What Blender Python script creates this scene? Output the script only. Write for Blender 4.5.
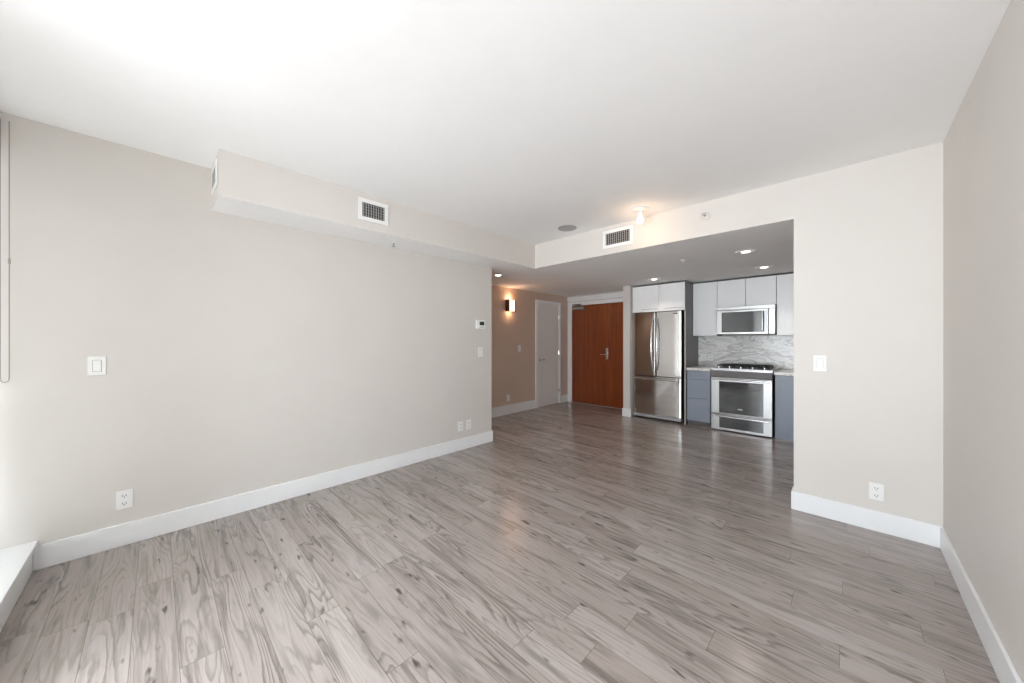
import bpy, bmesh, math, random
from mathutils import Vector, Matrix

for o in list(bpy.data.objects):
    bpy.data.objects.remove(o)
S = bpy.context.scene
COL = S.collection
PI = math.pi

# ------------------------------------------------------------------ camera, daylight, exposure
cd = bpy.data.cameras.new('camera')
cam = bpy.data.objects.new('camera', cd)
COL.objects.link(cam)
cam.location = (0, 0, 1.30)
cam.rotation_euler = (PI / 2, 0, 0.7712)
cd.sensor_width = 36
cd.lens = 345.84 / 1024 * 36
cd.shift_y = -0.8 / 1024
cd.clip_start = 0.02
S.camera = cam

S.view_settings.view_transform = 'Standard'
S.view_settings.look = 'None'
S.view_settings.gamma = 1
S.view_settings.use_curve_mapping = False
S.view_settings.exposure = 1.04
S.cycles.diffuse_bounces = 8

WORLD = 5.0
w = bpy.data.worlds.new('overcast_sky')
S.world = w
w.use_nodes = True
wn, wl = w.node_tree.nodes, w.node_tree.links
wn.clear()
wo = wn.new('ShaderNodeOutputWorld')
bg = wn.new('ShaderNodeBackground')
tc = wn.new('ShaderNodeTexCoord')
sx = wn.new('ShaderNodeSeparateXYZ')
rp = wn.new('ShaderNodeValToRGB')
mr = wn.new('ShaderNodeMapRange')
mr.inputs[1].default_value = -1
mr.inputs[2].default_value = 1
wl.new(tc.outputs['Generated'], sx.inputs[0])
wl.new(sx.outputs['Z'], mr.inputs[0])
wl.new(mr.outputs[0], rp.inputs[0])
wl.new(rp.outputs[0], bg.inputs['Color'])
wl.new(bg.outputs[0], wo.inputs['Surface'])
cr = rp.color_ramp
SKY = [(0.0, 0.20, (0.98, 1.0, 1.0)),      # shaded street far below
       (0.36, 0.95, (0.97, 1.0, 1.02)),    # pale roofs and facades
       (0.46, 1.80, (0.95, 1.0, 1.03)),
       (0.53, 1.10, (0.94, 1.0, 1.05)),    # haze at the horizon
       (0.65, 1.15, (0.93, 1.0, 1.06)),
       (0.80, 3.2, (0.92, 1.0, 1.07)),    # bright cloud deck
       (1.0, 3.0, (0.90, 1.0, 1.10))]
while len(cr.elements) < len(SKY):
    cr.elements.new(0.5)
for e, (p, v, c) in zip(cr.elements, SKY):
    e.position = p
    e.color = (c[0] * v, c[1] * v, c[2] * v, 1)
bg.inputs['Strength'].default_value = WORLD

# room dimensions, metres; the camera stands at x = y = 0
XL, XR, YW, YF, H = -3.308, 0.427, -0.72, 3.435, 2.546      # living room
HB = 2.242                                                    # lowered ceiling
XB, YB = -2.922, 0.281                                        # bulkhead
XP = -0.302                                                   # end of the wall stub
YE = 3.023                                                    # end of the left wall
XH, YD, YK = -4.323, 6.18, 6.36                               # hall wall, entry wall, kitchen back wall

# ------------------------------------------------------------------ materials
def mat(name, col, rough=0.5, metal=0.0, spec=0.5, noise=0.0, nscale=40, bump=0.0, emit=None, estr=0.0, coat=0.0):
    m = bpy.data.materials.new(name)
    m.use_nodes = True
    nt = m.node_tree
    b = nt.nodes['Principled BSDF']
    b.inputs['Base Color'].default_value = (*col, 1)
    b.inputs['Roughness'].default_value = rough
    b.inputs['Metallic'].default_value = metal
    b.inputs['Specular IOR Level'].default_value = spec
    b.inputs['Coat Weight'].default_value = coat
    b.inputs['Coat Roughness'].default_value = 0.05
    t = nt.nodes.new('ShaderNodeTexCoord')
    n = nt.nodes.new('ShaderNodeTexNoise')
    n.inputs['Scale'].default_value = nscale
    n.inputs['Detail'].default_value = 4
    nt.links.new(t.outputs['Object'], n.inputs['Vector'])
    if noise:
        r = nt.nodes.new('ShaderNodeValToRGB')
        r.color_ramp.elements[0].position = 0.3
        r.color_ramp.elements[1].position = 0.7
        r.color_ramp.elements[0].color = (*[c * (1 - noise) for c in col], 1)
        r.color_ramp.elements[1].color = (*[min(1, c * (1 + noise)) for c in col], 1)
        nt.links.new(n.outputs['Fac'], r.inputs[0])
        nt.links.new(r.outputs[0], b.inputs['Base Color'])
    if bump:
        bp = nt.nodes.new('ShaderNodeBump')
        bp.inputs['Strength'].default_value = bump
        bp.inputs['Distance'].default_value = 0.002
        nt.links.new(n.outputs['Fac'], bp.inputs['Height'])
        nt.links.new(bp.outputs[0], b.inputs['Normal'])
    if emit:
        b.inputs['Emission Color'].default_value = (*emit, 1)
        b.inputs['Emission Strength'].default_value = estr
    return m

def srgb(r, g, b):
    f = lambda c: (c / 255 / 12.92) if c / 255 <= 0.04045 else ((c / 255 + 0.055) / 1.055) ** 2.4
    return (f(r), f(g), f(b))

M = {}
M['paint'] = mat('warm_grey_wall_paint', (0.68, 0.648, 0.612), 0.55, noise=0.012, nscale=3, bump=0.05)
M['paint_dim'] = mat('wall_paint_in_dim_light', (0.61, 0.475, 0.39), 0.55, noise=0.012, nscale=3, bump=0.05)  # same wall paint, dim warm hall light put into the colour
M['ceil'] = mat('flat_white_ceiling_paint', (0.945, 0.95, 0.95), 0.9, noise=0.01, nscale=5, bump=0.06)
M['trim'] = mat('white_satin_trim', (0.84, 0.85, 0.86), 0.35, noise=0.01, nscale=6)
M['doorpaint'] = mat('pale_grey_door_paint', (0.80, 0.78, 0.76), 0.4, noise=0.01, nscale=6)
M['plastic'] = mat('white_plastic', (0.86, 0.86, 0.85), 0.3, noise=0.01, nscale=8)
M['slot'] = mat('dark_slot', (0.05, 0.05, 0.05), 0.6, noise=0.05)
M['gloss'] = mat('white_gloss_cabinet', (0.92, 0.93, 0.94), 0.28, noise=0.006, nscale=5, coat=0.15)
M['blue'] = mat('blue_grey_cabinet', (0.275, 0.315, 0.385), 0.3, noise=0.02, nscale=5)
M['panel'] = mat('grey_side_panel', srgb(98, 94, 94), 0.35, noise=0.05, nscale=8)
M['dark'] = mat('black_enamel', (0.02, 0.02, 0.022), 0.35, noise=0.1)
M['iron'] = mat('cast_iron', (0.018, 0.018, 0.02), 0.6, noise=0.2, nscale=60, bump=0.2)
M['bglass'] = mat('black_glass', (0.010, 0.014, 0.020), 0.03, spec=0.9, noise=0.05, coat=0.5)
M['bglass'].node_tree.nodes['Principled BSDF'].inputs['Coat IOR'].default_value = 1.6
M['chrome'] = mat('polished_chrome', (0.75, 0.75, 0.76), 0.12, metal=1, noise=0.02)
M['fridge_side'] = mat('dark_grey_fridge_side', (0.06, 0.06, 0.065), 0.45, noise=0.05)
M['grille'] = mat('grey_metal_grille', (0.42, 0.42, 0.43), 0.5, noise=0.05, nscale=120)
M['duct'] = mat('dark_duct', (0.035, 0.033, 0.033), 0.8, noise=0.1)
M['louver'] = mat('grey_louver', (0.42, 0.41, 0.40), 0.5, noise=0.03)
M['bronze'] = mat('bronze_metal', (0.20, 0.10, 0.055), 0.4, metal=0.7, noise=0.05)
M['brass'] = mat('brass', (0.62, 0.40, 0.16), 0.3, metal=1, noise=0.05)
M['screen'] = mat('thermostat_screen', (0.05, 0.055, 0.05), 0.15, noise=0.05)
M['bead'] = mat('grey_bead_chain', (0.34, 0.31, 0.28), 0.4, noise=0.05)
def blind_mat():
    m = bpy.data.materials.new('translucent_white_blind_fabric')
    m.use_nodes = True
    nt = m.node_tree
    b = nt.nodes['Principled BSDF']
    b.inputs['Base Color'].default_value = (0.8, 0.79, 0.77, 1)
    b.inputs['Roughness'].default_value = 0.9
    o = nt.nodes['Material Output']
    t = nt.nodes.new('ShaderNodeTexCoord')
    n = nt.nodes.new('ShaderNodeTexNoise')
    n.inputs['Scale'].default_value = 300
    r = nt.nodes.new('ShaderNodeValToRGB')
    r.color_ramp.elements[0].color = (0.78, 0.78, 0.77, 1)
    r.color_ramp.elements[1].color = (0.88, 0.88, 0.87, 1)
    tl = nt.nodes.new('ShaderNodeBsdfTranslucent')
    mx = nt.nodes.new('ShaderNodeMixShader')
    mx.inputs[0].default_value = 0.42
    nt.links.new(t.outputs['Object'], n.inputs['Vector'])
    nt.links.new(n.outputs['Fac'], r.inputs[0])
    nt.links.new(r.outputs[0], tl.inputs['Color'])
    nt.links.new(b.outputs[0], mx.inputs[1])
    nt.links.new(tl.outputs[0], mx.inputs[2])
    nt.links.new(mx.outputs[0], o.inputs['Surface'])
    return m
M['added_fabric'] = blind_mat()
M['alu'] = mat('white_window_frame', (0.7, 0.7, 0.7), 0.4, noise=0.02)
M['lens'] = mat('lit_downlight_lens', (0.9, 0.9, 0.9), 0.4, noise=0.01, emit=(1.0, 0.94, 0.86), estr=3.5)
M['bulb'] = mat('lit_bulb_glass', (0.9, 0.9, 0.9), 0.3, noise=0.01, emit=(1.0, 0.74, 0.48), estr=3.5)
M['shade'] = mat('lit_sconce_glass', (0.9, 0.85, 0.8), 0.4, noise=0.01, emit=(1.0, 0.60, 0.36), estr=1.7)

def steel(name, col, rough):
    m = mat(name, col, rough, metal=1)
    nt = m.node_tree
    b = nt.nodes['Principled BSDF']
    t = nt.nodes.new('ShaderNodeTexCoord')
    mp = nt.nodes.new('ShaderNodeMapping')
    mp.inputs['Scale'].default_value = (2, 2, 400)
    n = nt.nodes.new('ShaderNodeTexNoise')
    n.inputs['Scale'].default_value = 3
    n.inputs['Detail'].default_value = 3
    r = nt.nodes.new('ShaderNodeMapRange')
    r.inputs[3].default_value = rough * 0.75
    r.inputs[4].default_value = rough * 1.3
    nt.links.new(t.outputs['Object'], mp.inputs[0])
    nt.links.new(mp.outputs[0], n.inputs['Vector'])
    nt.links.new(n.outputs['Fac'], r.inputs[0])
    nt.links.new(r.outputs[0], b.inputs['Roughness'])
    return m
M['steel'] = steel('brushed_stainless_steel', (0.60, 0.585, 0.57), 0.09)
M['steel2'] = steel('satin_stainless_steel', (0.46, 0.46, 0.46), 0.34)

M['dsteel'] = steel('dark_stainless_steel', (0.36, 0.36, 0.37), 0.3)

def nd(nt, kind, **kw):
    n = nt.nodes.new(kind)
    for k, v in kw.items():
        setattr(n, k, v)
    return n

def mth(nt, op, a, b=None, c=None):
    n = nd(nt, 'ShaderNodeMath', operation=op)
    for i, v in enumerate((a, b, c)):
        if v is None:
            continue
        if isinstance(v, (int, float)):
            n.inputs[i].default_value = v
        else:
            nt.links.new(v, n.inputs[i])
    return n.outputs[0]

def comb(nt, x, y, z=0.0):
    n = nd(nt, 'ShaderNodeCombineXYZ')
    for i, v in enumerate((x, y, z)):
        if isinstance(v, (int, float)):
            n.inputs[i].default_value = v
        else:
            nt.links.new(v, n.inputs[i])
    return n.outputs[0]

def ramp(nt, fac, stops):
    n = nd(nt, 'ShaderNodeValToRGB')
    while len(n.color_ramp.elements) < len(stops):
        n.color_ramp.elements.new(0.5)
    for e, (p, c) in zip(n.color_ramp.elements, stops):
        e.position = p
        e.color = (*c, 1)
    nt.links.new(fac, n.inputs[0])
    return n.outputs[0]

def mix(nt, fac, a, b, mode='MIX'):
    n = nd(nt, 'ShaderNodeMix', data_type='RGBA', blend_type=mode)
    if isinstance(fac, (int, float)):
        n.inputs[0].default_value = fac
    else:
        nt.links.new(fac, n.inputs[0])
    for i, v in ((6, a), (7, b)):
        if isinstance(v, tuple):
            n.inputs[i].default_value = (*v, 1)
        else:
            nt.links.new(v, n.inputs[i])
    return n.outputs[2]

def noise(nt, vec, scale=1.0, detail=3, rough=0.5, dist=0.0):
    n = nd(nt, 'ShaderNodeTexNoise')
    n.inputs['Scale'].default_value = scale
    n.inputs['Detail'].default_value = detail
    n.inputs['Roughness'].default_value = rough
    n.inputs['Distortion'].default_value = dist
    nt.links.new(vec, n.inputs['Vector'])
    return n.outputs['Fac']

def floor_mat():
    m = bpy.data.materials.new('grey_oak_laminate_planks')
    m.use_nodes = True
    nt = m.node_tree
    b = nt.nodes['Principled BSDF']
    t = nd(nt, 'ShaderNodeTexCoord')
    s = nd(nt, 'ShaderNodeSeparateXYZ')
    nt.links.new(t.outputs['Object'], s.inputs[0])
    x, y = s.outputs['X'], s.outputs['Y']
    yr = mth(nt, 'DIVIDE', mth(nt, 'ADD', y, 0.356), 0.1403)
    row = mth(nt, 'FLOOR', yr)
    fy = mth(nt, 'FRACT', yr)
    wr = nd(nt, 'ShaderNodeTexWhiteNoise', noise_dimensions='1D')
    nt.links.new(row, wr.inputs['W'])
    u = mth(nt, 'ADD', mth(nt, 'DIVIDE', x, 1.22), mth(nt, 'MULTIPLY', wr.outputs['Value'], 7.0))
    colm = mth(nt, 'FLOOR', u)
    fx = mth(nt, 'FRACT', u)
    wi = nd(nt, 'ShaderNodeTexWhiteNoise', noise_dimensions='2D')
    nt.links.new(comb(nt, row, colm), wi.inputs['Vector'])
    idv = wi.outputs['Value']
    idz = mth(nt, 'MULTIPLY', idv, 60.0)
    # cathedral figure: contour lines of a stretched noise field
    f1 = noise(nt, comb(nt, mth(nt, 'MULTIPLY', x, 0.95), mth(nt, 'MULTIPLY', y, 9.0), idz), 1.0, 1.2, 0.3, 0.35)
    f3 = noise(nt, comb(nt, mth(nt, 'MULTIPLY', x, 9.0), mth(nt, 'MULTIPLY', y, 60.0), idz), 1.0, 3, 0.55)
    rings = mth(nt, 'FRACT', mth(nt, 'ADD', mth(nt, 'MULTIPLY', f1, 16.0), mth(nt, 'MULTIPLY', f3, 0.7)))
    ringd = ramp(nt, rings, [(0.0, (0.0,) * 3), (0.5, (0.15,) * 3), (0.86, (1.0,) * 3), (1.0, (0.05,) * 3)])
    amt = noise(nt, comb(nt, mth(nt, 'MULTIPLY', x, 1.3), mth(nt, 'MULTIPLY', y, 6.0), mth(nt, 'ADD', idz, 9.0)), 1.0, 2, 0.5)
    amt = mth(nt, 'MULTIPLY', mth(nt, 'SUBTRACT', amt, 0.34), 2.6)
    fib = noise(nt, comb(nt, mth(nt, 'MULTIPLY', x, 5.0), mth(nt, 'MULTIPLY', y, 150.0), idz), 1.0, 3, 0.6)
    blot = noise(nt, comb(nt, mth(nt, 'MULTIPLY', x, 1.6), mth(nt, 'MULTIPLY', y, 20.0), mth(nt, 'ADD', idz, 3.0)), 1.0, 4, 0.6, 0.8)
    knot = noise(nt, comb(nt, mth(nt, 'MULTIPLY', x, 7.0), mth(nt, 'MULTIPLY', y, 24.0), mth(nt, 'ADD', idz, 21.0)), 1.0, 2, 0.5)
    base = ramp(nt, idv, [(0.0, FL_A), (0.5, FL_B), (1.0, FL_C)])
    c = mix(nt, mth(nt, 'MULTIPLY', mth(nt, 'MULTIPLY', ringd, mth(nt, 'MAXIMUM', amt, 0.06)), 0.75), base, FL_DARK)
    c = mix(nt, ramp(nt, blot, [(0.50, (0,) * 3), (0.70, (0.6,) * 3)]), c, FL_DARK2)
    c = mix(nt, ramp(nt, knot, [(0.66, (0,) * 3), (0.76, (0.85,) * 3)]), c, FL_KNOT)
    c = mix(nt, 0.5, c, ramp(nt, fib, [(0.3, (0.42,) * 3), (0.7, (0.60,) * 3)]), 'OVERLAY')
    g1 = mth(nt, 'LESS_THAN', mth(nt, 'MINIMUM', fy, mth(nt, 'SUBTRACT', 1.0, fy)), 0.0095)
    g2 = mth(nt, 'LESS_THAN', mth(nt, 'MINIMUM', fx, mth(nt, 'SUBTRACT', 1.0, fx)), 0.0011)
    gap = mth(nt, 'MAXIMUM', g1, g2)
    c = mix(nt, mth(nt, 'MULTIPLY', gap, 0.6), c, (0.09, 0.075, 0.066))
    nt.links.new(c, b.inputs['Base Color'])
    r = nd(nt, 'ShaderNodeMapRange')
    r.inputs[3].default_value = 0.15
    r.inputs[4].default_value = 0.25
    nt.links.new(fib, r.inputs[0])
    nt.links.new(r.outputs[0], b.inputs['Roughness'])
    b.inputs['Specular IOR Level'].default_value = 0.75
    bp = nd(nt, 'ShaderNodeBump')
    bp.inputs['Strength'].default_value = 0.12
    bp.inputs['Distance'].default_value = 0.001
    nt.links.new(mth(nt, 'SUBTRACT', fib, mth(nt, 'MULTIPLY', gap, 2.0)), bp.inputs['Height'])
    nt.links.new(bp.outputs[0], b.inputs['Normal'])
    return m
FL_A, FL_B, FL_C = (0.315, 0.270, 0.247), (0.352, 0.306, 0.282), (0.395, 0.348, 0.324)
FL_DARK, FL_DARK2, FL_KNOT = (0.070, 0.053, 0.044), (0.095, 0.073, 0.062), (0.033, 0.025, 0.02)
M['floor'] = floor_mat()

def wood_mat():
    m = mat('orange_brown_veneer', (0.3, 0.1, 0.03), 0.30)
    nt = m.node_tree
    b = nt.nodes['Principled BSDF']
    t = nd(nt, 'ShaderNodeTexCoord')
    mp = nd(nt, 'ShaderNodeMapping')
    mp.inputs['Scale'].default_value = (22, 22, 1.1)
    nt.links.new(t.outputs['Object'], mp.inputs[0])
    f = noise(nt, mp.outputs[0], 1.0, 5, 0.6, 0.4)
    c = ramp(nt, f, [(0.25, (0.16, 0.034, 0.008)), (0.55, (0.235, 0.052, 0.011)), (0.8, (0.29, 0.07, 0.015))])
    nt.links.new(c, b.inputs['Base Color'])
    return m
M['wood'] = wood_mat()

def marble_mat(name, scale, light):
    m = mat(name, (0.7, 0.7, 0.68), 0.18)
    nt = m.node_tree
    b = nt.nodes['Principled BSDF']
    t = nd(nt, 'ShaderNodeTexCoord')
    mp = nd(nt, 'ShaderNodeMapping')
    mp.inputs['Scale'].default_value = (1.1 * scale, 1.1 * scale, 3.2 * scale)
    mp.inputs['Rotation'].default_value = (0, 0.16, 0)
    nt.links.new(t.outputs['Object'], mp.inputs[0])
    f = noise(nt, mp.outputs[0], 1.0, 4, 0.55, 1.5)
    rings = mth(nt, 'FRACT', mth(nt, 'MULTIPLY', f, 4.0))
    c = ramp(nt, rings, [(0.0, tuple(v * light for v in (0.80, 0.80, 0.78))), (0.35, tuple(v * light for v in (0.62, 0.62, 0.60))),
                         (0.62, tuple(v * light for v in (0.86, 0.86, 0.84))), (0.86, tuple(v * light for v in (0.44, 0.43, 0.42))),
                         (1.0, tuple(v * light for v in (0.80, 0.80, 0.78)))])
    g = noise(nt, mp.outputs[0], 0.7, 3, 0.5, 0.6)
    c = mix(nt, ramp(nt, g, [(0.5, (0,) * 3), (0.75, (0.7,) * 3)]), c, (0.45, 0.44, 0.42))
    c = mix(nt, ramp(nt, g, [(0.2, (0.5,) * 3), (0.42, (0,) * 3)]), c, (0.80, 0.76, 0.73))
    nt.links.new(c, b.inputs['Base Color'])
    return m
M['marble'] = marble_mat('grey_wave_marble', 1.0, 1.12)
M['counter'] = marble_mat('pale_marble_counter', 2.2, 1.1)

def glass_mat():
    m = bpy.data.materials.new('window_glass')
    m.use_nodes = True
    nt = m.node_tree
    nt.nodes.clear()
    o = nd(nt, 'ShaderNodeOutputMaterial')
    tr = nd(nt, 'ShaderNodeBsdfTransparent')
    tr.inputs[0].default_value = (0.95, 0.955, 0.96, 1)
    gl = nd(nt, 'ShaderNodeBsdfGlossy')
    gl.inputs['Roughness'].default_value = 0.02
    mx = nd(nt, 'ShaderNodeMixShader')
    mx.inputs[0].default_value = 0.06
    nt.links.new(tr.outputs[0], mx.inputs[1])
    nt.links.new(gl.outputs[0], mx.inputs[2])
    nt.links.new(mx.outputs[0], o.inputs[0])
    return m
M['glass'] = glass_mat()

# ------------------------------------------------------------------ mesh helpers
class MB:
    """collects shapes (world coordinates) for one mesh"""
    def __init__(self):
        self.bm = bmesh.new()
        self.mi = 0
    def _fin(self, verts, bevel=0.0, seg=2):
        faces = {f for v in verts for f in v.link_faces}
        if bevel:
            edges = list({e for v in verts for e in v.link_edges})
            r = bmesh.ops.bevel(self.bm, geom=edges, offset=bevel, segments=seg, profile=0.5, affect='EDGES')
            faces = {f for f in faces if f.is_valid} | set(r['faces'])
        for f in faces:
            f.material_index = self.mi
        return self
    def box(self, x0, x1, y0, y1, z0, z1, bevel=0.0, seg=2, rot=None):
        r = bmesh.ops.create_cube(self.bm, size=1)
        c = Vector(((x0 + x1) / 2, (y0 + y1) / 2, (z0 + z1) / 2))
        for v in r['verts']:
            v.co = Vector((v.co.x * (x1 - x0), v.co.y * (y1 - y0), v.co.z * (z1 - z0)))
            if rot is not None:
                v.co = rot @ v.co
            v.co += c
        return self._fin(r['verts'], bevel, seg)
    def cyl(self, p, q, r0, r1=None, n=20, caps=True):
        n = max(n, 20)
        p, q = Vector(p), Vector(q)
        r1 = r0 if r1 is None else r1
        d = q - p
        m = Matrix.Translation((p + q) / 2) @ d.to_track_quat('Z', 'Y').to_matrix().to_4x4()
        r = bmesh.ops.create_cone(self.bm, cap_ends=caps, cap_tris=False, segments=n, radius1=r0, radius2=r1, depth=d.length, matrix=m)
        return self._fin(r['verts'])
    def tube(self, pts, r, n=10, cap=True):
        n = max(n, 20)
        pts = [Vector(p) for p in pts]
        rings = []
        up = None
        for i, p in enumerate(pts):
            t = (pts[min(i + 1, len(pts) - 1)] - pts[max(i - 1, 0)]).normalized()
            if up is None:
                up = Vector((0, 0, 1)) if abs(t.z) < 0.9 else Vector((1, 0, 0))
            a = t.cross(up).normalized()
            up = a.cross(t).normalized()
            rings.append([self.bm.verts.new(p + (a * math.cos(2 * PI * k / n) + up * math.sin(2 * PI * k / n)) * r) for k in range(n)])
        for i in range(len(rings) - 1):
            for k in range(n):
                self.bm.faces.new((rings[i][k], rings[i][(k + 1) % n], rings[i + 1][(k + 1) % n], rings[i + 1][k]))
        if cap:
            self.bm.faces.new(rings[0][::-1])
            self.bm.faces.new(rings[-1])
        return self._fin([v for rg in rings for v in rg])
    def lathe(self, prof, c, axis='Z', n=32):
        """prof: (radius, height along axis) pairs"""
        n = max(n, 20)
        c = Vector(c)
        rings = []
        for r, h in prof:
            ring = []
            for k in range(n):
                a = 2 * PI * k / n
                if axis == 'Z':
                    v = Vector((r * math.cos(a), r * math.sin(a), h))
                elif axis == 'Y':
                    v = Vector((r * math.cos(a), h, r * math.sin(a)))
                else:
                    v = Vector((h, r * math.cos(a), r * math.sin(a)))
                ring.append(self.bm.verts.new(c + v))
            rings.append(ring)
        for i in range(len(rings) - 1):
            for k in range(n):
                self.bm.faces.new((rings[i][k], rings[i][(k + 1) % n], rings[i + 1][(k + 1) % n], rings[i + 1][k]))
        if prof[0][0] > 1e-5:
            self.bm.faces.new(rings[0][::-1])
        if prof[-1][0] > 1e-5:
            self.bm.faces.new(rings[-1])
        return self._fin([v for rg in rings for v in rg])
    def prism(self, poly, y0, y1, axis='Y'):
        """poly in the plane across the axis, extruded along it"""
        def P(a, b, h):
            return Vector((a, h, b)) if axis == 'Y' else (Vector((h, a, b)) if axis == 'X' else Vector((a, b, h)))
        A = [self.bm.verts.new(P(a, b, y0)) for a, b in poly]
        B = [self.bm.verts.new(P(a, b, y1)) for a, b in poly]
        n = len(poly)
        self.bm.faces.new(A)
        self.bm.faces.new(B[::-1])
        for k in range(n):
            self.bm.faces.new((A[k], B[k], B[(k + 1) % n], A[(k + 1) % n]))
        return self._fin(A + B)

def root_of(o):
    while o.parent:
        o = o.parent
    return o

def obj(name, mb, m, parent=None, kind=None, smooth=True, label=None):
    bm = mb.bm
    bmesh.ops.remove_doubles(bm, verts=bm.verts, dist=1e-6)
    bmesh.ops.recalc_face_normals(bm, faces=bm.faces)
    me = bpy.data.meshes.new(name)
    bm.to_mesh(me)
    bm.free()
    for k in (m if isinstance(m, (list, tuple)) else [m]):
        me.materials.append(M[k])
    o = bpy.data.objects.new(name, me)
    COL.objects.link(o)
    if parent is not None:
        me.transform(Matrix.Translation(-root_of(parent).location))
        o.parent = parent
    if kind:
        o['kind'] = kind
    if label:
        o['label'] = label
    if smooth:
        for p in me.polygons:
            p.use_smooth = True
        try:
            me.set_sharp_from_angle(angle=math.radians(20.5))
        except Exception:
            pass
    return o

def tag(o, label, cat, group=None):
    o['label'] = label
    o['category'] = cat
    if group:
        o['group'] = group
    return o

def thing(name, label, cat, loc=(0, 0, 0), group=None):
    o = bpy.data.objects.new(name, None)
    COL.objects.link(o)
    o.location = loc
    o.empty_display_size = 0.1
    return tag(o, label, cat, group)

def dup(root, loc, rz=None, label=None, group=None):
    def cp(o, par):
        c = o.copy()
        COL.objects.link(c)
        c.parent = par
        for ch in list(o.children):
            cp(ch, c)
        return c
    r = cp(root, None)
    r.location = loc
    if rz is not None:
        r.rotation_euler = (0, 0, rz)
    if label:
        r['label'] = label
    if group:
        r['group'] = group
    return r

def struct(name, mb, m, parent=None, smooth=False):
    return obj(name, mb, m, parent, kind=None if parent else 'structure', smooth=smooth)

# ------------------------------------------------------------------ the setting
T = 0.12
struct('floor', MB().box(XH - T, XR + T, -2.2, YK + T, -0.1, 0.0), 'floor')
struct('ceiling', MB().box(XL - T, XR + T, -2.2, YF + 0.02, H, H + 0.1), 'ceil')
struct('ceiling_lower', MB().box(XH - T, XR + T, YF + T, YK + T, HB, HB + 0.1)
       .box(XH - T, XL - T, YE - 0.14, YF + T, HB, HB + 0.1), 'ceil')
struct('wall_left', MB().box(XL - T, XL, YW - 0.1, YE, 0, H), 'paint')
struct('wall_right', MB().box(XR, XR + T, -2.2, YK + T, 0, H), 'paint')
# stub wall and the header over the kitchen opening, one plane
b = MB()
b.prism([(XL - T, HB), (XP, HB), (XP, 0), (XR, 0), (XR, H), (XL - T, H)], YF, YF + T)
bm = b.bm
for f in bm.faces:
    f.normal_update()
    if f.calc_center_median().z < HB + 0.001 and abs(f.normal.z) > 0.9 and f.calc_center_median().x < XP:
        f.material_index = 1
struct('wall_back', b, ['paint', 'ceil'])
# bulkhead along the left wall, painted like the wall with a white underside
b = MB().box(XL, XB, YB, YF, HB, H)
for f in b.bm.faces:
    if f.calc_center_median().z < HB + 0.001:
        f.material_index = 1
struct('bulkhead_beam', b, ['paint', 'ceil'])
# the strip of ceiling that closes the passage behind the left wall end
struct('ceiling_passage', MB().box(XL - T, XL, YE, YF, HB, HB + 0.1), 'ceil')
# hall and kitchen walls
struct('wall_hall', MB().box(XH - T, XH, YE - 0.14, YD + 0.3, 0, HB), 'paint_dim')
struct('wall_hall_front', MB().box(XH, XL - T, YE - 0.14, YE, 0, HB), 'paint_dim')
struct('wall_entry', MB().box(XH, -2.785, YD, YD + T, 0, HB), 'paint')
struct('wall_post', MB().box(-2.785, -2.668, 5.62, YD + T, 0, HB), 'paint')
struct('wall_kitchen', MB().box(-2.668, XR, YK, YK + T, 0, HB), 'paint')

def baseboard(name, x0, x1, y0, y1, h=0.138):
    return struct(name, MB().box(x0, x1, y0, y1, 0, h, 0.004, 2), 'trim', smooth=True)
BT = 0.015
baseboard('baseboard_left', XL, XL + BT, -0.485, YE + BT)
baseboard('baseboard_left_end', XL - T, XL, YE, YE + BT)
baseboard('baseboard_right', XR - BT, XR, -2.10, YF - BT)
baseboard('baseboard_back', XP - BT, XR, YF - BT, YF)
baseboard('baseboard_back_end', XP - BT, XP, YF, YF + T)
baseboard('baseboard_hall', XH, XH + BT, YE, 5.085, 0.165)
baseboard('baseboard_hall_end', XH, XH + BT, 5.905, YD, 0.15)
baseboard('baseboard_post', -2.80, -2.645, 5.605, 5.62, 0.138)

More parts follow.
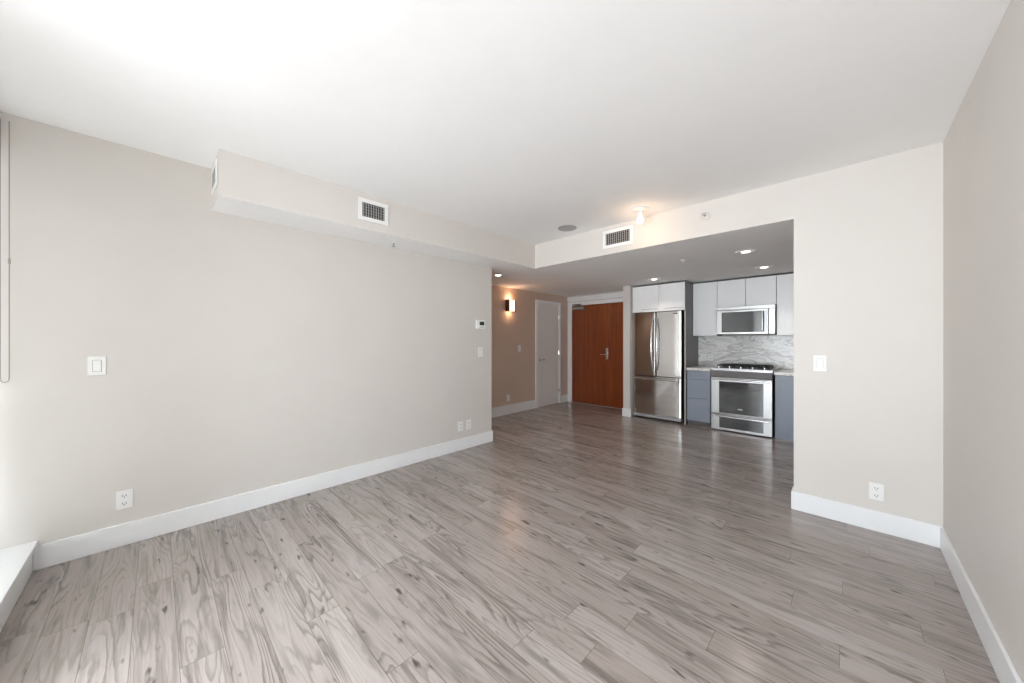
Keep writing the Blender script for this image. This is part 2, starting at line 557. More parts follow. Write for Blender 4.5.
# behind the camera: a low curb with a ledge and a window with an added lowered blind in the near left corner;
# the unseen room depth and two windows farther back are added to carry daylight
XJ, YB2 = -2.06, -2.10
struct('wall_window', MB().box(XL, XJ, YW - 0.1, -0.485, 0, 0.135).box(XL, XJ, YW - 0.1, YW, 2.40, H), 'trim')
struct('windowsill', MB().box(XL, XJ, YW, -0.468, 0.135, 0.166, 0.004), 'trim', smooth=True)
struct('wall_added_return', MB().box(XJ - T, XJ, YB2 - 0.1, YW - 0.1, 0, H), 'paint')  # unseen, side of the added room depth
struct('wall_added_rear', MB().box(XJ, XR, YB2 - 0.1, YB2, 0, 0.166).box(XJ, XR, YB2 - 0.1, YB2, 2.44, H), 'paint')  # unseen, holds the two added windows
def window(n, p0, p1, q, z0, z1, axis):
    """frame and two panes; p0..p1 along the wall, q = the wall's inner face, axis 'Y' for a wall across Y, 'X' for the right wall"""
    def B(m, a0, a1, d0, d1, c0, c1):
        if axis == 'Y':
            return m.box(a0, a1, q - d1, q - d0, c0, c1)
        return m.box(q + d0, q + d1, a0, a1, c0, c1)
    fr = MB()
    B(fr, p0, p0 + 0.05, 0.01, 0.06, z0, z1)
    B(fr, p1 - 0.05, p1, 0.01, 0.06, z0, z1)
    B(fr, p0 + 0.05, p1 - 0.05, 0.01, 0.06, z0, z0 + 0.06)
    B(fr, p0 + 0.05, p1 - 0.05, 0.01, 0.06, z1 - 0.06, z1)
    B(fr, p0 + 0.05, p1 - 0.05, 0.015, 0.055, 0.80, 0.85)
    wd = struct('window_%d' % n, fr, 'alu')
    g = MB()
    B(g, p0 + 0.05, p1 - 0.05, 0.03, 0.036, z0 + 0.06, 0.80)
    B(g, p0 + 0.05, p1 - 0.05, 0.03, 0.036, 0.85, z1 - 0.06)
    obj('glass_pane', g, 'glass', wd, smooth=False)
    # portal: only guides sampling of the sky through this opening, gives no light of its own
    ld = bpy.data.lights.new('window_portal', 'AREA')
    ld.shape = 'RECTANGLE'
    ld.size, ld.size_y = p1 - p0, z1 - z0
    ld.cycles.is_portal = True
    lo = bpy.data.objects.new('window_portal', ld)
    COL.objects.link(lo)
    c, z = (p0 + p1) / 2, (z0 + z1) / 2
    if axis == 'Y':
        lo.location, lo.rotation_euler = (c, q - 0.07, z), (PI / 2, 0, 0)
    else:
        lo.location, lo.rotation_euler = (q + 0.07, c, z), (PI / 2, 0, PI / 2)
window(1, XL, XJ, YW, 0.166, 2.40, 'Y')
window(2, XJ, -0.82, YB2, 0.166, 2.44, 'Y')  # unseen window added as a daylight source
window(3, -0.82, XR, YB2, 0.166, 2.44, 'Y')  # second unseen window, added for the same daylight

# roller blind, its unseen lowered fabric added to soften the near left daylight, its bead chain hanging by the left wall
t = thing('roller_blind', 'white roller blind, unseen fabric added over the window ledge, its long bead chain loop beside the left wall', 'blind', (XL + 0.05, -0.60, 2.45))
obj('roll', MB().cyl((XL + 0.035, -0.62, 2.47), (XJ - 0.01, -0.62, 2.47), 0.028, n=28), 'alu', t)
obj('added_fabric', MB().box(XL + 0.04, XJ - 0.015, -0.656, -0.654, 0.20, 2.47), 'added_fabric', t)  # unseen translucent sheet added to dim the near window
obj('bracket', MB().box(XL, XL + 0.012, -0.66, -0.59, 2.41, 2.53, 0.003), 'alu', t)
obj('hem_bar', MB().box(XL + 0.04, XJ - 0.015, -0.662, -0.648, 0.175, 0.20, 0.003), 'alu', t)
pts = [(XL + 0.02, -0.560, 2.50)]
for z in (2.2, 1.9, 1.6, 1.3, 1.12):
    pts.append((XL + 0.02, -0.560, z))
for k in range(1, 10):
    a = PI * k / 10
    pts.append((XL + 0.02, -0.574 + 0.014 * math.cos(a), 1.095 - 0.022 * math.sin(a)))
for z in (1.12, 1.3, 1.6, 1.9, 2.2, 2.50):
    pts.append((XL + 0.02, -0.588, z))
ch = obj('bead_chain', MB().tube(pts, 0.0021, 8), 'bead', t)
obj('chain_connector', MB().cyl((XL + 0.02, -0.560, 1.72), (XL + 0.02, -0.560, 1.75), 0.0045, n=10), 'bead', ch)

# hall door
Y0, Y1 = 5.150, 5.840
d1 = struct('door_1', MB().box(XH - 0.02, XH + 0.006, Y0, Y1, 0.012, 2.03, 0.002), 'doorpaint')
c = 0.062
obj('door_frame', MB().box(XH, XH + 0.022, Y0 - c, Y0, 0, 2.03 + c, 0.004).box(XH, XH + 0.022, Y1, Y1 + c, 0, 2.03 + c, 0.004)
    .box(XH, XH + 0.022, Y0, Y1, 2.03, 2.03 + c, 0.004), 'trim', d1)
obj('door_handle', MB().lathe([(0.026, 0), (0.026, 0.008), (0.02, 0.012), (0.01, 0.014), (0.01, 0.045)], (XH + 0.006, Y0 + 0.07, 0.93), 'X', 20)
    .tube([(XH + 0.051, Y0 + 0.068, 0.93), (XH + 0.055, Y0 + 0.10, 0.93), (XH + 0.052, Y0 + 0.17, 0.928)], 0.0085, 10), 'chrome', d1)
for z in (0.25, 1.05, 1.80):
    obj('hinge', MB().cyl((XH + 0.016, Y1 - 0.004, z - 0.045), (XH + 0.016, Y1 - 0.004, z + 0.045), 0.008, n=10)
        .box(XH + 0.002, XH + 0.009, Y1 - 0.03, Y1, z - 0.045, z + 0.045), 'chrome', d1)

# entry door
x0, xs, x1, zt = -4.200, -3.302, -2.98, 2.032
d2 = struct('door_2', MB().box(x0, xs - 0.003, YD - 0.03, YD + 0.01, 0.010, zt, 0.003), 'wood')
obj('side_panel', MB().box(xs + 0.003, x1, YD - 0.03, YD + 0.01, 0.010, zt, 0.003), 'wood', d2)
obj('door_frame', MB().box(XH + 0.016, x0 - 0.002, YD - 0.045, YD, 0, zt + 0.075, 0.004).box(x1 + 0.002, x1 + 0.06, YD - 0.045, YD, 0, zt + 0.075, 0.004)
    .box(x0 - 0.002, x1 + 0.002, YD - 0.045, YD, zt + 0.003, zt + 0.075, 0.004), 'trim', d2)
hd = obj('door_handle', MB().box(xs - 0.105, xs - 0.06, YD - 0.038, YD - 0.03, 0.93, 1.16, 0.003)
         .cyl((xs - 0.083, YD - 0.04, 1.03), (xs - 0.083, YD - 0.085, 1.03), 0.009, n=12)
         .tube([(xs - 0.083, YD - 0.083, 1.03), (xs - 0.13, YD - 0.086, 1.03), (xs - 0.20, YD - 0.08, 1.028)], 0.009, 10), 'chrome', d2)
obj('deadbolt', MB().lathe([(0.024, 0), (0.024, -0.012), (0.018, -0.016), (0.0, -0.016)], (xs - 0.083, YD - 0.038, 1.125), 'Y', 20), 'chrome', hd)
cl = obj('door_closer', MB().box(-4.17, -3.87, YD - 0.085, YD - 0.03, 1.945, 2.005, 0.006), 'steel2', d2)
obj('closer_arm', MB().box(-4.0, -3.975, YD - 0.075, YD - 0.05, 2.005, 2.03).tube([(-3.99, YD - 0.062, 2.035), (-4.12, YD - 0.14, 2.045), (-3.94, YD - 0.055, 2.055)], 0.008, 8), 'dark', cl)
# slim white boxed trim above the entry door
struct('trim_1', MB().box(XH + 0.016, -2.785, YD - 0.05, YD, 2.125, 2.185, 0.004).box(XH + 0.016, -2.785, YD - 0.075, YD, 2.185, 2.215, 0.004), 'trim')

# ------------------------------------------------------------------ kitchen
# refrigerator
fx0, fx1, fy = -2.656, -1.862, 5.700
t = thing('refrigerator', 'stainless steel refrigerator with two doors over a freezer drawer', 'refrigerator', ((fx0 + fx1) / 2, 6.0, 0))
obj('body', MB().box(fx0 + 0.008, fx1 - 0.004, fy + 0.062, 6.33, 0.02, 1.755, 0.006), 'fridge_side', t)
fm = (fx0 + fx1) / 2
def bowed(mb, xa, xb, z0, z1, yb, n=24):
    cv = lambda x: fy - 0.016 * (1 - ((x - fm) / (fx1 - fm)) ** 2)     # one shallow curve across the whole front
    poly = [(xa, yb), (xa, cv(xa) + 0.010), (xa + 0.002, cv(xa) + 0.005), (xa + 0.006, cv(xa) + 0.001)]
    for k in range(n + 1):
        x = xa + 0.010 + (xb - xa - 0.020) * k / n
        poly.append((x, cv(x)))
    poly += [(xb - 0.006, cv(xb) + 0.001), (xb - 0.002, cv(xb) + 0.005), (xb, cv(xb) + 0.010), (xb, yb)]
    return mb.prism(poly, z0, z1, 'Z')
for xa, xb, sd in ((fx0, fm - 0.003, -1), (fm + 0.003, fx1, 1)):
    d = obj('door', bowed(MB(), xa, xb, 0.722, 1.765, fy + 0.058), 'steel', t)
    if sd > 0:
        obj('badge', MB().box(-1.985, -1.915, fy - 0.0095, fy - 0.003, 1.722, 1.733, 0.001), 'fridge_side', d)
    xh = fm + sd * 0.030
    pts = []
    for k in range(17):
        s = k / 16
        pts.append((xh + sd * 0.016 * math.sin(PI * s), fy - 0.024 - 0.055 * math.sin(PI * s) ** 0.7, 0.80 + 0.89 * s))
    obj('handle', MB().tube(pts, 0.0115, 12).box(xh - 0.012, xh + 0.012, fy - 0.03, fy + 0.005, 0.785, 0.825, 0.004)
        .box(xh - 0.012, xh + 0.012, fy - 0.03, fy + 0.005, 1.665, 1.705, 0.004), 'chrome', d)
fz = obj('freezer_drawer', bowed(MB(), fx0, fx1, 0.085, 0.708, fy + 0.058), 'steel', t)
obj('handle', MB().tube([(fx0 + 0.03, fy - 0.05, 0.672), (fm, fy - 0.066, 0.672), (fx1 - 0.07, fy - 0.05, 0.672)], 0.014, 12)
    .box(fx0 + 0.03, fx0 + 0.06, fy - 0.05, fy + 0.006, 0.656, 0.688, 0.004).box(fx1 - 0.10, fx1 - 0.07, fy - 0.05, fy + 0.006, 0.656, 0.688, 0.004), 'chrome', fz)
obj('base_grille', MB().box(fx0 + 0.01, fx1 - 0.01, fy + 0.01, fy + 0.06, 0.03, 0.078, 0.004), 'grille', t)
for x in (fx0 + 0.06, fx1 - 0.06):
    obj('foot', MB().cyl((x, fy + 0.05, 0), (x, fy + 0.05, 0.032), 0.018, n=14), 'dark', t)
    obj('hinge_cap', MB().box(x - 0.045, x + 0.045, fy + 0.03, fy + 0.12, 1.755, 1.775, 0.005), 'fridge_side', t)

# cabinet above it, with the tall grey end panel
t = thing('overhead_cabinet', 'white two-door cabinet above the refrigerator with a tall grey side panel', 'cabinet', (-2.226, 6.0, 1.78))
obj('carcass', MB().box(-2.656, -1.826, 5.72, 6.34, 1.785, 2.225), 'panel', t)
for xa, xb in ((-2.655, -2.2145), (-2.2095, -1.812)):
    d = obj('door', MB().box(xa, xb, 5.70, 5.719, 1.778, 2.212, 0.002), 'gloss', t)
    obj('edge_pull', MB().box(xa + 0.17 if xa < -2.3 else xa + 0.1, xb - 0.02, 5.690, 5.701, 1.818, 1.824), 'grille', d)
obj('side_panel', MB().box(-1.824, -1.804, 5.722, 6.345, 0.0, 2.235, 0.002), 'panel', t)
obj('edge_strip', MB().box(-1.824, -1.804, 5.715, 5.7215, 0.0, 1.77), 'louver', t)

# wall cabinets
t = thing('wall_cabinet', 'tall white wall cabinet with one door left of the microwave', 'cabinet', (-1.63, 6.2, 1.38), 'white gloss wall cabinets')
obj('carcass', MB().box(-1.800, -1.456, 6.072, 6.345, 1.382, 2.225), 'panel', t)
obj('door', MB().box(-1.798, -1.456, 6.05, 6.07, 1.378, 2.215, 0.002), 'gloss', t)
t = thing('wall_cabinet', 'short white wall cabinet with two doors above the microwave', 'cabinet', (-1.085, 6.2, 1.81), 'white gloss wall cabinets')
obj('carcass', MB().box(-1.452, -0.722, 6.072, 6.345, 1.815, 2.225), 'panel', t)
for xa, xb in ((-1.451, -1.0865), (-1.0815, -0.723)):
    obj('door', MB().box(xa, xb, 6.05, 6.07, 1.812, 2.215, 0.002), 'gloss', t)
t = thing('wall_cabinet', 'tall white wall cabinet right of the microwave, cut off by the wall edge', 'cabinet', (-0.45, 6.2, 1.38), 'white gloss wall cabinets')
obj('carcass', MB().box(-0.717, -0.18, 6.072, 6.345, 1.382, 2.225), 'panel', t)
obj('door', MB().box(-0.717, -0.45, 6.05, 6.07, 1.378, 2.215, 0.002), 'gloss', t)
obj('door', MB().box(-0.446, -0.18, 6.05, 6.07, 1.378, 2.215, 0.002), 'gloss', t)

# microwave
mx0, mx1, my = -1.440, -0.722, 5.960
t = thing('microwave', 'stainless steel microwave hanging over the range', 'microwave', (-1.08, 6.15, 1.39))
obj('body', MB().box(mx0, mx1, my + 0.03, 6.345, 1.392, 1.806, 0.004), 'fridge_side', t)
obj('vent_grille', MB().box(mx0, mx1, my + 0.004, my + 0.03, 1.755, 1.806, 0.004).box(mx0 + 0.02, mx1 - 0.02, my + 0.001, my + 0.005, 1.772, 1.776)
    .box(mx0 + 0.02, mx1 - 0.02, my + 0.001, my + 0.005, 1.786, 1.790), 'steel2', t)
d = obj('door', MB().box(mx0, -0.800, my, my + 0.029, 1.395, 1.752, 0.005), 'steel2', t)
obj('window', MB().box(-1.372, -0.815, my - 0.003, my + 0.002, 1.425, 1.725, 0.002), 'bglass', d)
obj('handle', MB().tube([(-0.862, my - 0.004, 1.44), (-0.862, my - 0.042, 1.452), (-0.862, my - 0.045, 1.58), (-0.862, my - 0.042, 1.708), (-0.862, my - 0.004, 1.72)], 0.010, 12), 'chrome', d)
obj('control_panel', MB().box(-0.797, mx1, my, my + 0.029, 1.395, 1.752, 0.005), 'steel2', t)

# range
rx0, rx1, ry = -1.450, -0.722, 5.700
rm = (rx0 + rx1) / 2
t = thing('range', 'stainless steel gas range with a black glass oven window', 'stove', (rm, 6.0, 0))
obj('body', MB().box(rx0 + 0.004, rx1 - 0.004, ry + 0.045, 6.34, 0.012, 0.86, 0.003), 'fridge_side', t)
dr = obj('storage_drawer', MB().box(rx0, rx1, ry + 0.004, ry + 0.044, 0.012, 0.238, 0.005), 'steel2', t)
obj('glass_panel', MB().box(-1.345, -0.818, ry, ry + 0.006, 0.045, 0.195, 0.002), 'bglass', dr)
def bar_handle(z, par, r=0.0125):
    return obj('handle', MB().tube([(rx0 + 0.035, ry - 0.044, z), (rm, ry - 0.047, z), (rx1 - 0.035, ry - 0.044, z)], r, 12)
               .box(rx0 + 0.025, rx0 + 0.055, ry - 0.052, ry + 0.006, z - 0.014, z + 0.014, 0.004)
               .box(rx1 - 0.055, rx1 - 0.025, ry - 0.052, ry + 0.006, z - 0.014, z + 0.014, 0.004), 'chrome', par)
bar_handle(0.216, dr)
dd = obj('oven_door', MB().box(rx0, rx1, ry, ry + 0.044, 0.246, 0.772, 0.005), 'steel2', t)
obj('window', MB().box(-1.345, -0.818, ry - 0.004, ry + 0.002, 0.262, 0.716, 0.003), 'bglass', dd)
obj('badge', MB().prism([(-1.085 + 0.032 * math.cos(2 * PI * k / 24), 0.334 + 0.006 * math.sin(2 * PI * k / 24)) for k in range(24)], ry - 0.0052, ry - 0.003), 'plastic', dd)
bar_handle(0.748, dd)
obj('control_panel', MB().prism([(ry - 0.012, 0.785), (ry + 0.002, 0.868), (ry + 0.09, 0.868), (ry + 0.09, 0.785)], rx0, rx1, 'X'), 'panel', t)
ck = obj('cooktop', MB().box(rx0 - 0.012, rx1 + 0.012, ry - 0.006, 6.33, 0.886, 0.905, 0.004).box(rx0, rx1, ry + 0.02, 6.30, 0.858, 0.887), 'steel2', t)
obj('burner_tray', MB().box(rx0 + 0.05, rx1 - 0.05, ry + 0.10, 6.27, 0.904, 0.910, 0.003), 'dark', ck)
for k in range(3):
    xa = rx0 + 0.055 + k * 0.208
    g = MB()
    for s in (0, 1):
        g.box(xa + s * 0.186, xa + s * 0.186 + 0.014, ry + 0.115, 6.25, 0.930, 0.945, 0.003)
        g.box(xa + 0.014, xa + 0.186, ry + 0.115 + s * 0.421, ry + 0.129 + s * 0.421, 0.930, 0.945, 0.003)
    for yy in (ry + 0.22, ry + 0.43):
        g.box(xa + 0.014, xa + 0.186, yy, yy + 0.012, 0.932, 0.945, 0.003)
    g.box(xa + 0.092, xa + 0.106, ry + 0.129, 6.236, 0.934, 0.947, 0.003)
    for sx_ in (0, 0.186):
        for yy in (ry + 0.12, 6.23):
            g.box(xa + sx_, xa + sx_ + 0.014, yy, yy + 0.014, 0.909, 0.932)
    obj('burner_grate', g, 'iron', t)
for x, y, r in ((rx0 + 0.155, ry + 0.23, 0.04), (rx0 + 0.155, ry + 0.44, 0.034), (rm, ry + 0.335, 0.045), (rx1 - 0.155, ry + 0.23, 0.036), (rx1 - 0.155, ry + 0.44, 0.04)):
    obj('burner', MB().lathe([(r + 0.012, 0), (r + 0.012, 0.008), (r, 0.009), (r, 0.016), (r * 0.8, 0.019), (0, 0.019)], (x, y, 0.909), 'Z', 22), 'dark', t)
for k in range(5):
    x = rx0 + 0.09 + k * (rx1 - rx0 - 0.18) / 4
    obj('burner_knob', MB().lathe([(0.019, 0), (0.019, 0.004), (0.015, 0.006), (0.0135, 0.024), (0.011, 0.027), (0, 0.027)], (x, ry + 0.05, 0.904), 'Z', 20), 'chrome', t)

# base cabinets, counters, backsplash
t = thing('base_cabinet', 'blue-grey base cabinet with three drawers between the refrigerator and the range', 'cabinet', (-1.63, 6.05, 0), 'blue-grey base cabinets')
obj('carcass', MB().box(-1.800, -1.472, 5.772, 6.345, 0.07, 0.843), 'blue', t)
for z0, z1 in ((0.072, 0.418), (0.424, 0.709), (0.715, 0.838)):
    d = obj('drawer', MB().box(-1.798, -1.474, 5.75, 5.771, z0, z1, 0.002), 'blue', t)
    obj('edge_pull', MB().box(-1.73, -1.54, 5.742, 5.752, z1 - 0.006, z1 - 0.001), 'grille', d)
obj('toe_kick', MB().box(-1.800, -1.472, 5.80, 5.82, 0, 0.07), 'panel', t)
t = thing('base_cabinet', 'blue-grey base cabinet with a plain door right of the range', 'cabinet', (-0.4, 6.05, 0), 'blue-grey base cabinets')
obj('carcass', MB().box(-0.700, -0.02, 5.772, 6.345, 0.07, 0.843), 'blue', t)
obj('door', MB().box(-0.698, -0.362, 5.75, 5.771, 0.105, 0.838, 0.002), 'blue', t)
obj('door', MB().box(-0.358, -0.02, 5.75, 5.771, 0.105, 0.838, 0.002), 'blue', t)
obj('toe_kick', MB().box(-0.700, -0.02, 5.765, 5.772, 0, 0.098, 0.001), 'blue', t)
o = obj('countertop', MB().box(-1.802, -1.4635, 5.728, 6.345, 0.8435, 0.884, 0.003), 'counter')
tag(o, 'short pale marble countertop on the drawers beside the refrigerator', 'countertop', 'pale marble countertops')
o = obj('countertop', MB().box(-0.7085, -0.02, 5.728, 6.345, 0.8435, 0.884, 0.003), 'counter')
tag(o, 'pale marble countertop right of the range, running behind the white wall', 'countertop', 'pale marble countertops')
o = obj('backsplash', MB().box(-1.803, -0.02, 6.346, 6.359, 0.885, 1.378), 'marble')
tag(o, 'grey wavy marble backsplash between the counter and the wall cabinets', 'backsplash')

# ------------------------------------------------------------------ switches, outlets, thermostat
def make_outlet(label):
    """faces -Y, back at y = 0"""
    t = thing('power_outlet', label, 'outlet', (0, 0, 0))
    obj('cover_plate', MB().box(-0.036, 0.036, -0.006, 0, -0.058, 0.058, 0.003), 'plastic', t)
    for s in (-1, 1):
        r = obj('receptacle', MB().box(-0.0165, 0.0165, -0.0085, -0.0055, s * 0.0245 - 0.0165, s * 0.0245 + 0.0165, 0.0012), 'plastic', t)
        obj('socket_slots', MB().box(-0.0085, -0.0055, -0.0089, -0.0084, s * 0.0245 - 0.004, s * 0.0245 + 0.007)
            .box(0.0055, 0.0085, -0.0089, -0.0084, s * 0.0245 - 0.004, s * 0.0245 + 0.007)
            .cyl((0, -0.0089, s * 0.0245 - 0.009), (0, -0.0084, s * 0.0245 - 0.009), 0.003, n=10), 'slot', r)
    return t
def make_switch(label):
    t = thing('light_switch', label, 'switch', (0, 0, 0))
    obj('cover_plate', MB().box(-0.037, 0.037, -0.006, 0, -0.058, 0.058, 0.003), 'plastic', t)
    obj('switch_surround', MB().box(-0.019, 0.019, -0.0075, -0.0055, -0.036, 0.036, 0.001), 'louver', t)
    obj('rocker', MB().box(-0.0165, 0.0165, -0.0115, -0.0065, -0.0335, 0.0335, 0.001, rot=Matrix.Rotation(0.06, 3, 'X')), 'plastic', t)
    return t
E_ = 0.0008
o0 = make_outlet('white power outlet low on the long left wall, alone below its light switch')
o0.location, o0.rotation_euler = (XL + E_, -0.141, 0.290), (0, 0, PI / 2)
o0['group'] = 'wall outlets'
for loc, rz, lab in (
    ((XL + E_, 2.522, 0.283), PI / 2, 'white outlet low near the end of the left wall, farther from its corner'),
    ((XL + E_, 2.645, 0.283), PI / 2, 'white outlet low near the end of the left wall, beside its corner'),
    ((XH + E_, 4.352, 0.284), PI / 2, 'white outlet low on the brown hall wall under the sconce'),
    ((0.138, YF - E_, 0.268), 0, 'white outlet low on the short wall right of the kitchen opening'),
    ((-1.615, 6.346 - E_, 1.031), 0, 'white outlet on the marble backsplash, nearer the range'),
):
    dup(o0, loc, rz, lab, 'wall outlets')
s0 = make_switch('white light switch at mid height on the near part of the left wall')
s0.location, s0.rotation_euler = (XL + E_, -0.253, 1.146), (0, 0, PI / 2)
s0['group'] = 'light switches'
for loc, rz, lab in (
    ((XL + E_, 2.832, 1.159), PI / 2, 'white light switch directly below the thermostat'),
    ((XH + E_, 4.638, 1.157), PI / 2, 'white light switch on the brown hall wall beside the white door'),
    ((-0.150, YF - E_, 1.133), 0, 'white light switch on the short wall right of the kitchen opening'),
):
    dup(s0, loc, rz, lab, 'light switches')
# double plate on the backsplash
t = thing('double_outlet', 'wide white double outlet plate on the marble backsplash, nearer the refrigerator', 'outlet', (-1.722, 6.3455, 1.031))
obj('cover_plate', MB().box(-1.775, -1.669, 6.3395, 6.3455, 0.973, 1.089, 0.003), 'plastic', t)
for sx_ in (-1.746, -1.698):
    obj('receptacle', MB().box(sx_ - 0.0165, sx_ + 0.0165, 6.337, 6.340, 0.998, 1.064, 0.001), 'plastic', t)
# thermostat
t = thing('thermostat', 'white thermostat with a dark screen near the end of the left wall', 'thermostat', (XL + E_, 2.828, 1.50))
obj('housing', MB().box(XL + E_, XL + 0.026, 2.758, 2.902, 1.448, 1.558, 0.006), 'plastic', t)
obj('screen', MB().box(XL + 0.0255, XL + 0.0275, 2.80, 2.875, 1.492, 1.538, 0.0008), 'screen', t)
obj('button_strip', MB().box(XL + 0.0255, XL + 0.0272, 2.80, 2.875, 1.464, 1.474, 0.0005), 'louver', t)

# ------------------------------------------------------------------ vents
def make_vent(name, label, w_, h_, n, loc, rz, group='air vents'):
    t = thing(name, label, 'vent', (0, 0, 0), group)
    f = 0.034
    obj('frame', MB().box(-w_ / 2, w_ / 2, -0.008, 0, h_ / 2 - f, h_ / 2, 0.003).box(-w_ / 2, w_ / 2, -0.008, 0, -h_ / 2, -h_ / 2 + f, 0.003)
        .box(-w_ / 2, -w_ / 2 + f, -0.008, 0, -h_ / 2 + f, h_ / 2 - f, 0.003).box(w_ / 2 - f, w_ / 2, -0.008, 0, -h_ / 2 + f, h_ / 2 - f, 0.003), 'plastic', t)
    obj('duct_opening', MB().box(-w_ / 2 + f, w_ / 2 - f, -0.0012, -0.0004, -h_ / 2 + f, h_ / 2 - f), 'duct', t)
    l = MB()
    iw = w_ - 2 * f
    for k in range(n):
        x = -iw / 2 + iw * (k + 0.5) / n
        l.box(x - 0.0022, x + 0.0022, -0.0075, -0.0015, -h_ / 2 + f, h_ / 2 - f)
    for k in range(5):
        z = -h_ / 2 + f + (h_ - 2 * f) * (k + 0.5) / 5
        l.box(-iw / 2, iw / 2, -0.0035, -0.0015, z - 0.001, z + 0.001)
    obj('louvers', l, 'louver', t)
    t.location, t.rotation_euler = loc, (0, 0, rz)
    return t
make_vent('air_vent', 'small white air vent on the long side of the bulkhead', 0.262, 0.186, 9, (XB + E_, 1.300, 2.405), PI / 2)
make_vent('air_vent', 'white air vent on the header over the kitchen opening beside the bulb', 0.342, 0.192, 12, (-1.766, YF - E_, 2.402), 0)
make_vent('air_vent', 'white air vent on the narrow near end of the bulkhead', 0.262, 0.17, 9, (-3.105, YB - E_, 2.412), 0)

# ------------------------------------------------------------------ things on the ceilings
def point(name, col, energy, rad, loc, parent, kind='POINT', size=None):
    ld = bpy.data.lights.new(name, kind)
    ld.color, ld.energy = col, energy
    ld.shadow_soft_size = rad
    if kind == 'SPOT':
        ld.spot_size, ld.spot_blend = size, 0.6
    lo = bpy.data.objects.new(name, ld)
    COL.objects.link(lo)
    lo.parent = parent
    lo.location = Vector(loc) - root_of(parent).location
    return lo

def make_downlight(label, x, y):
    t = thing('recessed_light', label, 'ceiling light', (x, y, HB), 'recessed ceiling lights')
    z = HB - 0.0006
    obj('trim_ring', MB().lathe([(0.062, -0.001), (0.064, -0.010), (0.078, -0.011), (0.092, -0.004), (0.094, 0.0), (0.062, 0.0)], (x, y, z), 'Z', 36), 'plastic', t)
    obj('baffle', MB().lathe([(0.061, -0.0005), (0.061, -0.008), (0.040, -0.003), (0.040, -0.0005)], (x, y, z), 'Z', 36), 'grille', t)
    obj('lamp_lens', MB().lathe([(0.040, -0.001), (0.039, -0.007), (0.025, -0.010), (0, -0.011)], (x, y, z), 'Z', 30), 'lens', t)
    point('downlight', (1.0, 0.90, 0.78), DOWN, 0.06, (x, y, HB - 0.03), t, 'SPOT', math.radians(120))
    return t
DOWN = 5.0
make_downlight('recessed light in the kitchen ceiling in front of the refrigerator cabinet', -2.122, 5.297)
make_downlight('recessed light in the kitchen ceiling close to the header, near its right end', -0.775, 4.33)
make_downlight('recessed light in the kitchen ceiling in front of the cabinet over the microwave', -0.769, 5.414)
make_downlight('recessed light in the lowered ceiling at the corner where the left wall ends', -3.596, 3.416)

t = thing('ceiling_bulb_holder', 'white porcelain lamp holder with a bare lit bulb on the ceiling', 'ceiling light', (-1.411, 3.192, H))
bx, by = -1.411, 3.192
obj('base', MB().lathe([(0.075, -0.0008), (0.078, -0.012), (0.070, -0.018), (0.040, -0.024), (0.026, -0.032), (0.022, -0.058), (0.018, -0.060), (0, -0.060)], (bx, by, H), 'Z', 32), 'plastic', t)
obj('bulb', MB().lathe([(0.013, -0.0605), (0.014, -0.072), (0.024, -0.088), (0.030, -0.104), (0.028, -0.120), (0.018, -0.132), (0, -0.137)], (bx, by, H), 'Z', 28), 'bulb', t)
point('bulb_glow', (1.0, 0.62, 0.36), 0.55, 0.03, (bx, by, H - 0.165), t)

t = thing('ceiling_speaker', 'round grey speaker grille in the living room ceiling beside the header', 'speaker', (-2.227, 3.168, H))
obj('rim', MB().lathe([(0.088, -0.0006), (0.090, -0.007), (0.101, -0.006), (0.103, -0.0006)], (-2.227, 3.168, H), 'Z', 40), 'louver', t)
obj('grille', MB().lathe([(0.088, -0.0006), (0.088, -0.005), (0.05, -0.007), (0, -0.0075)], (-2.227, 3.168, H), 'Z', 40), 'grille', t)

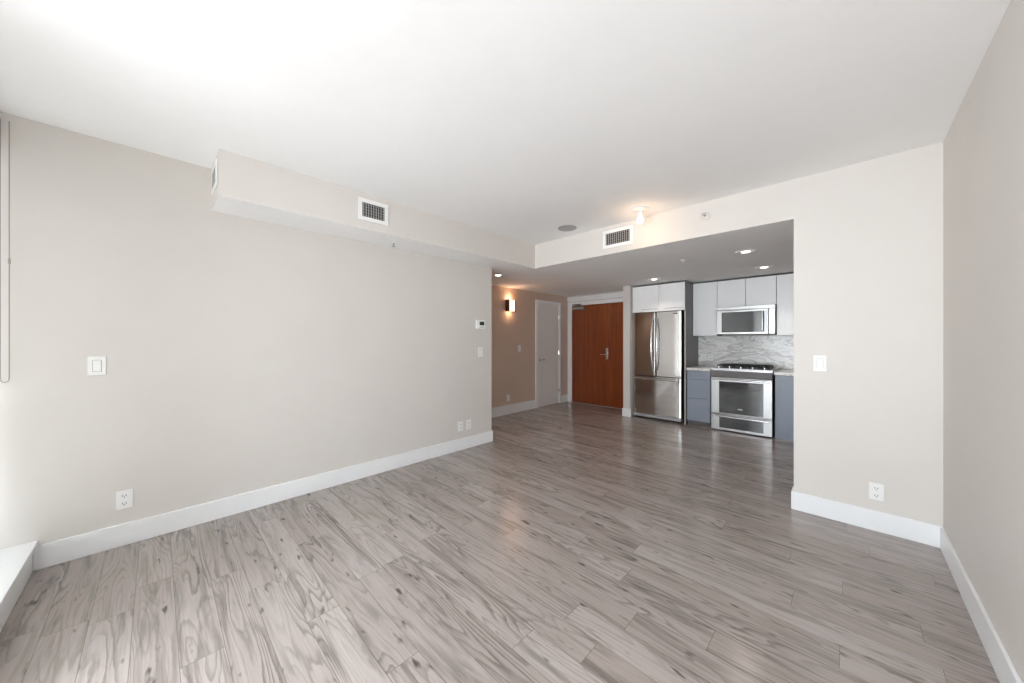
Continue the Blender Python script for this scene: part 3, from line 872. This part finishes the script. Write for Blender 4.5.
def pendant_sprinkler(label, x, y, z):
    t = thing('fire_sprinkler', label, 'sprinkler', (x, y, z), 'fire sprinklers')
    obj('escutcheon', MB().lathe([(0.032, -0.0006), (0.030, -0.006), (0.014, -0.010), (0.010, -0.014), (0, -0.014)], (x, y, z), 'Z', 24), 'plastic', t)
    obj('frame_arms', MB().tube([(x - 0.009, y, z - 0.013), (x - 0.011, y, z - 0.030), (x, y, z - 0.046)], 0.0028, 8)
        .tube([(x + 0.009, y, z - 0.013), (x + 0.011, y, z - 0.030), (x, y, z - 0.046)], 0.0028, 8).cyl((x, y, z - 0.013), (x, y, z - 0.046), 0.003, n=8), 'grille', t)
    obj('deflector', MB().lathe([(0.017, -0.046), (0.017, -0.0485), (0, -0.0485)], (x, y, z), 'Z', 16), 'grille', t)
    return t
pendant_sprinkler('small sprinkler head hanging under the bulkhead by the left wall', -3.10, 1.575, HB)
pendant_sprinkler('small sprinkler head hanging from the kitchen ceiling', -1.38, 4.286, HB)
t = thing('fire_sprinkler', 'sideways sprinkler with a round wall-coloured collar on the header over the kitchen', 'sprinkler', (-0.92, YF, 2.42), 'fire sprinklers')
obj('escutcheon', MB().lathe([(0.048, -0.0006), (0.048, -0.005), (0.040, -0.007), (0.032, -0.004), (0.030, -0.009), (0.014, -0.012), (0, -0.012)], (-0.92, YF, 2.42), 'Y', 30), 'paint', t)
obj('nozzle', MB().cyl((-0.92, YF - 0.012, 2.42), (-0.92, YF - 0.040, 2.42), 0.010, 0.007, 14).box(-0.938, -0.902, YF - 0.046, YF - 0.040, 2.414, 2.436, 0.001), 'grille', t)

# sconce on the hall wall
t = thing('wall_sconce', 'lit wall sconce with a glowing glass shade on the brown hall wall', 'wall lamp', (XH, 4.365, 1.82))
obj('backplate', MB().box(XH + E_, XH + 0.012, 4.275, 4.455, 1.825, 2.015, 0.003), 'bronze', t)
obj('shade', MB().box(XH + 0.030, XH + 0.088, 4.300, 4.430, 1.825, 2.015, 0.006), 'shade', t)
for y in (4.277, 4.431):
    obj('side_bar', MB().box(XH + 0.010, XH + 0.092, y, y + 0.022, 1.815, 2.025, 0.003), 'bronze', t)
obj('cross_bar', MB().box(XH + 0.011, XH + 0.031, 4.299, 4.431, 1.91, 1.93, 0.002), 'bronze', t)
point('sconce_uplight', (1.0, 0.58, 0.34), 0.7, 0.05, (XH + 0.06, 4.365, 2.06), t)
point('sconce_downlight', (1.0, 0.58, 0.34), 0.4, 0.05, (XH + 0.06, 4.365, 1.78), t)
